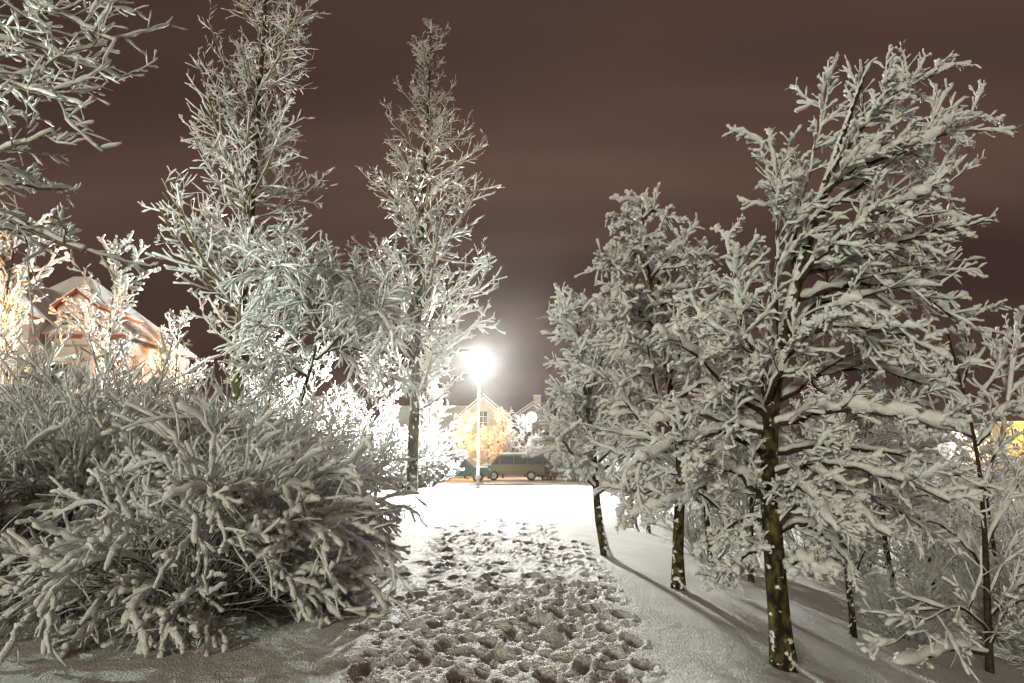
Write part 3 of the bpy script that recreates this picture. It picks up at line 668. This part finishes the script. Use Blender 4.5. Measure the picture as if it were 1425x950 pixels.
# rows farther back on the slope
back = [((6.0, 22), 0.85), ((8.5, 25), 0.95), ((11.0, 21), 1.0), ((13.0, 26), 0.9), ((15.5, 22), 1.0), ((9.5, 17), 0.9), ((12.5, 17), 0.8), ((5.0, 17), 0.75)]
where = ['nearest the street lamp side', 'deep in the thicket behind the nodding birch', 'in the middle of the far thicket', 'tallest of the far thicket', 'right end of the far thicket',
         'below the windswept crown, far back', 'far back toward the right edge', 'just behind the crooked mossy trunk']
for i, ((x, y), s) in enumerate(back):
    put_young((YB, YA)[i % 2], False, (x, y, gz(x, y) - .1), s, 2.1 * i, 'faint snowy birch, ' + where[i], 'birches in the far thicket')

# --- poplars
def poplar(px_pts, Yd, rad, nb, lmax, seed, prof, th, label, topthin=0.35, below=0.1):
    global rng
    rng = np.random.default_rng(seed)
    base = px_pts[0]; bz = gz(at(*base, Yd)[0], Yd)
    pts = [at(a, b, Yd) for a, b in px_pts]; pts[0][2] = bz - 0.2
    t = paths([pts], 30, rad, 0.02, 0.0); t[1][0] = rad * (1 - np.linspace(0, 1, 30)) ** 0.85 + 0.02; t[1][0][0] += 0.08
    H = pts[-1][2] - bz
    hi = lambda P: 1 - (1 - topthin) * sstep(0.40, 0.85, (P[..., 2] - bz) / H)
    l = grow(t, nb, (below, 1.0), (52, 78), lmax, prof, 11, 0.07, 0.11, 0.0, rr=0.014, rmin=0.022, absl=True)
    s = grow(l, 10, (0.12, 1.0), (30, 58), 0.36, lambda t: 1.15 - 0.6 * t, 6, 0.08, 0.07, 0.0, rr=0.012, rmin=0.014)
    w_ = grow(s, 5, (0.15, 1.0), (30, 60), 0.42, None, 4, 0.10, 0.07, 0.0, rr=0.012, rmin=0.012)
    b = np.array([pts[0][0], Yd, bz])
    o = plant('poplar_tree', b, [(t, 14)], [(l, 5), (s, 3), (w_, 3)],
              [snow_of(l, th * 1.3, 10, 5, 0.35, 0.25, mask=hi), snow_of(s, th, 6, 4, 0.4, 0.25, mask=hi), snow_of(w_, th * 0.8, 4, 4, 0.4, 0.3, mask=hi)], 'bark_pop', 'twig_pale')
    return tag(o, label, 'tree', 'tall poplars left of the path')
popB = poplar([(572, 690), (576, 600), (581, 480), (584, 380), (588, 280), (594, 170), (598, 90), (600, 30)], 33.0, 0.27, 78, 4.7, 58,
              lambda t: np.interp(t, [0.1, 0.2, 0.35, 0.5, 0.65, 0.8, 1], [0.6, 0.95, 1.0, 0.85, 0.75, 0.5, 0.25]), 0.058, 'tall slender snowy poplar nearest the brighter lamp', 0.30, 0.16)
popA = poplar([(326, 660), (330, 530), (338, 430), (346, 330), (354, 220), (362, 110), (370, 0), (376, -90)], 27.0, 0.26, 78, 4.5, 77,
              lambda t: np.interp(t, [0.1, 0.25, 0.4, 0.55, 0.7, 0.85, 1], [0.7, 1.0, 1.05, 1.0, 0.85, 0.6, 0.3]), 0.054, 'tallest poplar, wide and running out of the top of the picture', 0.38, 0.2)

# --- top left tree: limbs reach in from beyond the frame
rng = np.random.default_rng(5)
Yt = 12.0; bx = at(-190, 640, Yt)[0]; bz = gz(bx, Yt)
t5 = paths([[(bx, Yt, bz - .2), (bx + .1, Yt, 3), (bx + .05, Yt + .1, 6.5), (bx + .2, Yt, 9.5), (bx + .3, Yt, 12)]], 16, 0.2, 0.03)
lp = [([(-175, 170), (-60, 120), (0, 108), (62, 100), (80, 72), (150, 66)], .3), ([(-175, 140), (-60, 90), (30, 120), (80, 140), (122, 148)], -.6), ([(-170, 60), (-60, 20), (40, 30), (100, 10), (150, -30)], .5),
      ([(-180, 260), (-70, 220), (0, 212), (50, 205), (70, 180)], -.4), ([(-180, 300), (-70, 250), (20, 262), (70, 265), (98, 262)], .5), ([(-185, 360), (-80, 280), (0, 295), (60, 330), (115, 345)], -.8),
      ([(-170, 110), (-60, 60), (40, 55), (100, 90), (170, 110)], .8), ([(-185, 330), (-80, 300), (0, 320), (50, 330), (85, 320)], 1.0), ([(-170, 20), (-40, -20), (40, -10), (110, 40), (165, 60)], -.5), ([(-180, 230), (-80, 180), (-10, 170), (25, 160)], .9)]
L5 = paths([pl(a, Yt, Yt + d * 2) for a, d in lp], 14, 0.06, 0.014, 0.03)
s5 = grow(L5, 11, (0.3, 1.0), (30, 62), 0.30, lambda t: 1.2 - 0.6 * t, 7, 0.11, 0.04, 0.0, rr=0.014, rmin=0.008)
w5 = grow(s5, 6, (0.15, 1.0), (30, 60), 0.36, None, 4, 0.12, 0.02, 0.0, rr=0.012, rmin=0.005)
tree5 = plant('ash_tree', (bx, Yt, bz), [(t5, 12)], [(L5, 7), (s5, 4), (w5, 3)],
              [snow_of(L5, 0.055, 20, 6, 0.3), snow_of(s5, 0.033, 9, 5, 0.45), snow_of(w5, 0.024, 5, 5, 0.45)], 'bark_pop', 'twig_pale')
tag(tree5, 'tree whose snowy limbs reach in at the top left corner', 'tree')

# --- drooping tree between the poplars
rng = np.random.default_rng(15)
Yd = 19.0
bq = at(405, 640, Yd); bz = gz(bq[0], Yd)
t6 = paths([[(bq[0], Yd, bz - .2)] + pl([(412, 570), (432, 520), (446, 460), (432, 400), (420, 372)], Yd)], 16, 0.10, 0.015)
lp = [([(446, 470), (420, 410), (390, 380), (360, 400)], .5), ([(440, 430), (460, 380), (480, 380), (492, 420)], -.5), ([(446, 480), (480, 430), (515, 410), (545, 450)], .6), ([(440, 500), (490, 450), (530, 430), (548, 480)], -.7),
      ([(436, 510), (400, 460), (375, 450), (355, 480)], .8), ([(446, 450), (410, 380), (385, 365), (370, 380)], -.8), ([(425, 385), (450, 365), (470, 375), (485, 400)], .8), ([(438, 500), (480, 480), (510, 490), (530, 530)], .8),
      ([(430, 525), (400, 500), (380, 500), (360, 530)], -.6), ([(440, 440), (420, 400), (400, 400), (390, 430)], 1.0), ([(444, 460), (480, 420), (505, 400), (520, 420)], 1.0)]
L6 = paths([pl(a, Yd, Yd + d * 1.6) for a, d in lp], 10, 0.04, 0.012, 0.03)
s6 = grow(L6, 14, (0.15, 1.0), (35, 70), 0.45, None, 7, 0.1, 0.0, 0.35, rr=0.012, rmin=0.008)
w6 = grow(s6, 11, (0.1, 1.0), (30, 60), 0.45, None, 5, 0.12, 0.0, 0.4, rr=0.012, rmin=0.006)
tree6 = plant('weeping_birch', (bq[0], Yd, bz), [(t6, 10)], [(L6, 5), (s6, 3), (w6, 3)], [snow_of(L6, 0.075, 10, 5, 0.4), snow_of(s6, 0.048, 8, 5, 0.5, 0.5), snow_of(w6, 0.028, 5, 4, 0.5, 0.55)])
tag(tree6, 'small drooping tree heavy with snow between the two poplars', 'tree')

# --- spiky garden trees, orange lit, and others far off (one shape, copied)
def spiky(seed, h, nb, lm, th):
    global rng
    rng = np.random.default_rng(seed)
    t = paths([[(0, 0, -.2), (.05, .02, h * .3), (-.05, .05, h * .65), (0.05, 0, h)]], 14, 0.11, 0.02)
    l = grow(t, nb, (0.18, 1.0), (38, 60), lm, lambda t: 1.1 - 0.75 * t, 9, 0.08, 0.10, rr=0.013, rmin=0.018, absl=True)
    s = grow(l, 9, (0.15, 1.0), (30, 55), 0.34, lambda t: 1.1 - 0.5 * t, 5, 0.1, 0.08, rr=0.012, rmin=0.014)
    w_ = grow(s, 4, (0.2, 1.0), (30, 55), 0.4, None, 3, 0.12, 0.05, rr=0.012, rmin=0.012)
    return plant('garden_tree', (0, 0, 0), [(t, 8)], [(l, 4), (s, 3), (w_, 3)],
                 [snow_of(l, th * 1.2, 9, 5, 0.35), snow_of(s, th, 5, 4, 0.4), snow_of(w_, th * 0.8, 3, 4, 0.4)], 'bark_pop', 'twig_pale')
SA = spiky(61, 9.0, 34, 3.2, 0.058); SB = spiky(62, 7.0, 30, 3.4, 0.058)
spots = [(SA, 165, 30.0, 342, 'spiky garden tree glowing orange before the dormer house'), (SB, 22, 27.0, 322, 'orange-lit garden tree at the left edge before the house'),
         (SB, 700, 62.0, 574, 'orange-lit tree in front of the cream house'), (SB, 730, 66.0, 582, 'orange-lit tree under the second white lamp'), (SB, 648, 60.5, 578, 'bright orange tree left of the brighter lamp pole'),
         (SB, 520, 45.0, 500, 'white tree between drooping tree and slender poplar, far back'), (SA, 250, 38.0, 445, 'pale tree behind the trunk of the tallest poplar'), (SB, 440, 42.0, 490, 'pinkish tree behind the drooping tree'),
         (SA, 600, 48.0, 520, 'white tree close behind the slender poplar trunk'), (SB, 380, 40.0, 470, 'pinkish tree right of the tallest poplar trunk'), (SA, 810, 60.0, 560, 'white tree behind the round-crowned birch'),
         (SB, 880, 52.0, 540, 'white tree far behind the nodding birch'), (SA, 970, 56.0, 520, 'pinkish tree far behind the two largest birches'), (SB, 1150, 60.0, 530, 'dim tree beyond the slope, left of the distant town'),
         (SA, 1250, 66.0, 545, 'dim tree beyond the slope beside the distant white house'), (SB, 1430, 70.0, 610, 'dim tree before the yellow building'), (SB, 680, 61.0, 596, 'low orange-lit tree between the cars and the cream house')]
used = set()
for i, (src, px, yd, ty, lab) in enumerate(spots):
    q = at(px, ty, yd); b = gz(q[0], yd); H = 9.0 if src is SA else 7.0; s = (q[2] - b) / H
    o = copy_tree(src) if src.name in used else src; used.add(src.name)
    o.location = (q[0], yd, b); o.rotation_euler = (0, 0, 1.7 * i); o.scale = (np.clip(s, .85, 1.25), np.clip(s, .85, 1.25), s)
    tag(o, lab, 'tree', 'garden trees around the park')

# ================================================================== SHRUBS
def arch_shrub(seed, ns, ln, rad, th, sag, nsub, ntw):
    """dense shrub of arching stems; heavy snow outside, bare dark twigs inside"""
    global rng
    rng = np.random.default_rng(seed)
    a = rng.random(ns) * 2 * math.pi; q = np.sqrt(rng.random(ns)) * rad
    p = np.stack([q * np.cos(a), q * np.sin(a), np.full(ns, -0.1)], 1)
    inc = np.radians(rng.uniform(8, 68, ns)); a2 = a + rng.normal(size=ns) * 0.5
    d = np.stack([np.sin(inc) * np.cos(a2), np.sin(inc) * np.sin(a2), np.cos(inc)], 1)
    L = ln * rng.uniform(0.65, 1.1, ns) * (1 - 0.45 * inc / R_(68)); K = 12; pts = [p]
    for k in range(K - 1):
        pts.append(pts[-1] + d * (L / (K - 1))[:, None]); d = nrm(d + rng.normal(size=d.shape) * 0.06 + np.array([0, 0, -sag * (k + 1) / K]))
    P = np.stack(pts, 1); Rr = np.linspace(0.014, 0.004, K)[None].repeat(ns, 0)
    st = (P, Rr, L)
    s = grow(st, nsub, (0.3, 1.0), (22, 50), 0.33, lambda t: 1.1 - 0.3 * t, 6, 0.09, 0, 0.26, rr=0.010, rmin=0.004)
    w_ = grow(s, ntw, (0.1, 1.0), (25, 50), 0.5, None, 4, 0.12, 0, 0.12, rr=0.010, rmin=0.003)
    inner = grow(st, nsub * 3, (0.1, 0.9), (30, 75), 0.24, None, 4, 0.16, 0.02, 0, rr=0.008, rmin=0.003)
    ext = np.array([ln * 0.57, ln * 0.57, ln * 0.66])
    def outer(Pq):
        rr = np.linalg.norm(Pq / ext, axis=-1); return sstep(0.64, 0.84, rr)
    return plant('snowy_shrub', (0, 0, 0), [], [(st, 5), (s, 3), (w_, 3), (inner, 3)],
                 [snow_of(st, th * 1.15, 34, 7, 0.35, mask=outer), snow_of(s, th, 14, 7, 0.38, mask=outer), snow_of(w_, th * 0.72, 6, 5, 0.4, mask=outer), snow_of(inner, 0.007, 4, 3, 0.4)])
def up_shrub(seed, ns, ln, rad, th, trop=0.03):
    global rng
    rng = np.random.default_rng(seed)
    a = rng.random(ns) * 2 * math.pi; q = np.sqrt(rng.random(ns)) * rad
    p = np.stack([q * np.cos(a), q * np.sin(a), np.full(ns, -0.1)], 1)
    inc = np.radians(rng.uniform(4, 50, ns))
    d = np.stack([np.sin(inc) * np.cos(a), np.sin(inc) * np.sin(a), np.cos(inc)], 1)
    L = ln * rng.uniform(0.6, 1.1, ns); K = 9; pts = [p]
    for k in range(K - 1):
        pts.append(pts[-1] + d * (L / (K - 1))[:, None]); d = nrm(d + rng.normal(size=d.shape) * 0.06 + np.array([0, 0, -0.05 * (k + 1) / K]))
    P = np.stack(pts, 1); st = (P, np.linspace(0.016, 0.005, K)[None].repeat(ns, 0), L)
    s = grow(st, 9, (0.2, 1.0), (20, 42), 0.32, None, 5, 0.08, trop, 0, rr=0.01, rmin=0.006)
    w_ = grow(s, 6, (0.1, 1.0), (20, 45), 0.42, None, 4, 0.08, trop, 0, rr=0.01, rmin=0.005)
    return plant('snowy_shrub', (0, 0, 0), [], [(st, 4), (s, 3), (w_, 3)], [snow_of(st, th, 9, 5, 0.3, 0.35), snow_of(s, th * 0.9, 5, 4, 0.35, 0.4), snow_of(w_, th * 0.7, 4, 4, 0.35, 0.4)])
BA = arch_shrub(81, 125, 3.05, 0.55, 0.038, 0.44, 6, 3)
UA = up_shrub(91, 66, 3.0, 0.6, 0.027)
UB = up_shrub(92, 46, 2.2, 0.5, 0.055, 0.0)
UC = up_shrub(93, 40, 2.4, 0.5, 0.017, 0.0)
sh = [(BA, (-3.35, 7.7), 0.9, 0.3, 'big arching shrub bowed with snow rolls, nearest on the left'),
      (BA, (-6.1, 8.9), 0.95, 2.0, 'arching snowy shrub at the left edge behind the nearest one'),
      (BA, (-3.45, 9.9), 0.82, 4.1, 'arching snowy shrub between the nearest one and the path'),
      (BA, (-5.0, 10.8), 1.0, 5.2, 'arching snowy shrub behind and above the nearest one'),
      (UA, (-6.6, 10.9), 0.92, 0.5, 'upright greenish-lit shrub at the left edge'),
      (UA, (-5.2, 12.0), 0.82, 2.5, 'upright snowy shrub behind the arching shrubs'),
      (UA, (-8.5, 11.5), 1.0, 4.0, 'upright tall shrub partly out of frame at the left'),
      (UA, (-4.6, 14.0), 0.8, 1.1, 'upright snowy shrub below the drooping tree'),
      (UB, (-5.9, 39.4), 1.3, 0.2, 'white shrub right of the slender poplar trunk'),
      (UB, (-7.4, 38.2), 1.4, 1.3, 'white shrub left of the slender poplar trunk'),
      (UB, (-5.4, 42.0), 1.1, 2.2, 'white shrub at the foot of the brighter lamp'),
      (UB, (-9.6, 39.6), 1.5, 3.2, 'white shrub behind the arching hedge, near the poplar'),
      (UB, (-8.5, 23.0), 1.3, 5.0, 'white shrub between hedge and tallest poplar'),
      (UB, (3.0, 56.5), 1.15, 0.9, 'round white shrub right of the parked cars'),
      (UB, (5.2, 54.5), 1.1, 2.9, 'round white shrub below the second lamp'),
      (UB, (7.5, 52.0), 1.1, 4.4, 'pinkish low shrub right of the second lamp'),
      (UB, (8.2, 46.0), 1.2, 5.5, 'white shrub behind the round-crowned birch'),
      (UC, (4.0, 14.5), 0.6, 3.7, 'small twiggy shrub below the birches on the slope'),
      (UC, (6.5, 15.5), 0.7, 0.1, 'low twiggy shrub behind the slope birches'),
      (UC, (4.9, 9.0), 0.42, 1.6, 'small twiggy shrub by the short birch'),
      (UC, (9.0, 14.0), 0.8, 2.6, 'twiggy shrub low under the trees on the right'),
      (UC, (7.2, 10.5), 0.7, 5.1, 'twiggy shrub beneath the slender birch at the right'),
      (UC, (6.2, 8.0), 0.55, 0.8, 'twiggy shrub at the foot of the slim dark-stemmed tree')]
used = set()
for src, (x, y), s, rz, lab in sh:
    o = copy_tree(src) if src.name in used else src; used.add(src.name)
    o.location = (x, y, gz(x, y)); o.rotation_euler = (0, 0, rz); o.scale = (s, s, s)
    tag(o, lab, 'shrub', 'snow-covered shrubs')

# dry stalks poking through the snow
rng = np.random.default_rng(3)
for px, py, lab in ((562, 722, 'dry stalks poking from the snow beside the arching shrub'), (578, 706, 'dry stalks poking from the snow farther along the path edge')):
    b = gpt(px, py); P = []
    for k in range(5):
        q = b + np.array([rng.normal() * .12, rng.normal() * .08, -0.03]); P.append([q, q + np.array([rng.normal() * .04, 0, .2]), q + np.array([rng.normal() * .12, 0, .3 + .2 * rng.random()])])
    st = paths(P, 6, 0.008, 0.004); root = link('dry_weed', None, None, b)
    for k in range(5):
        V, Q, T = tube(st[0][k:k + 1], st[1][k:k + 1], 4); link('stalk', mesh_np('stalk', V - b, Q, T, True, M['twig']), root)
    tag(root, lab, 'weed', 'dry weeds by the path')
print('TRIS', sum(len(m.loops) - 2 * len(m.polygons) for m in bpy.data.meshes))

# ================================================================== thin haze added to imitate lens glow round the lamps
HZ = True
if HZ:
    hm = bpy.data.materials.new('lamp_glow_haze'); hm.use_nodes = True; hn = hm.node_tree.nodes; hn.clear()
    pv = hn.new('ShaderNodeVolumePrincipled'); pv.inputs['Color'].default_value = (0.95, 0.95, 0.95, 1); pv.inputs['Density'].default_value = 0.00022; pv.inputs['Anisotropy'].default_value = 0.88
    ho = hn.new('ShaderNodeOutputMaterial'); hm.node_tree.links.new(pv.outputs[0], ho.inputs['Volume'])
    z0 = float(Z.min()) - 1.0
    hb = MB().box((0, 1270, (z0 + 36) / 2), (3100, 2720, 36 - z0)).build('haze', hm)
    tag(hb, 'thin added haze imitating lens glow round the lamps', None, None, 'stuff')
    sc.cycles.volume_bounces = 0
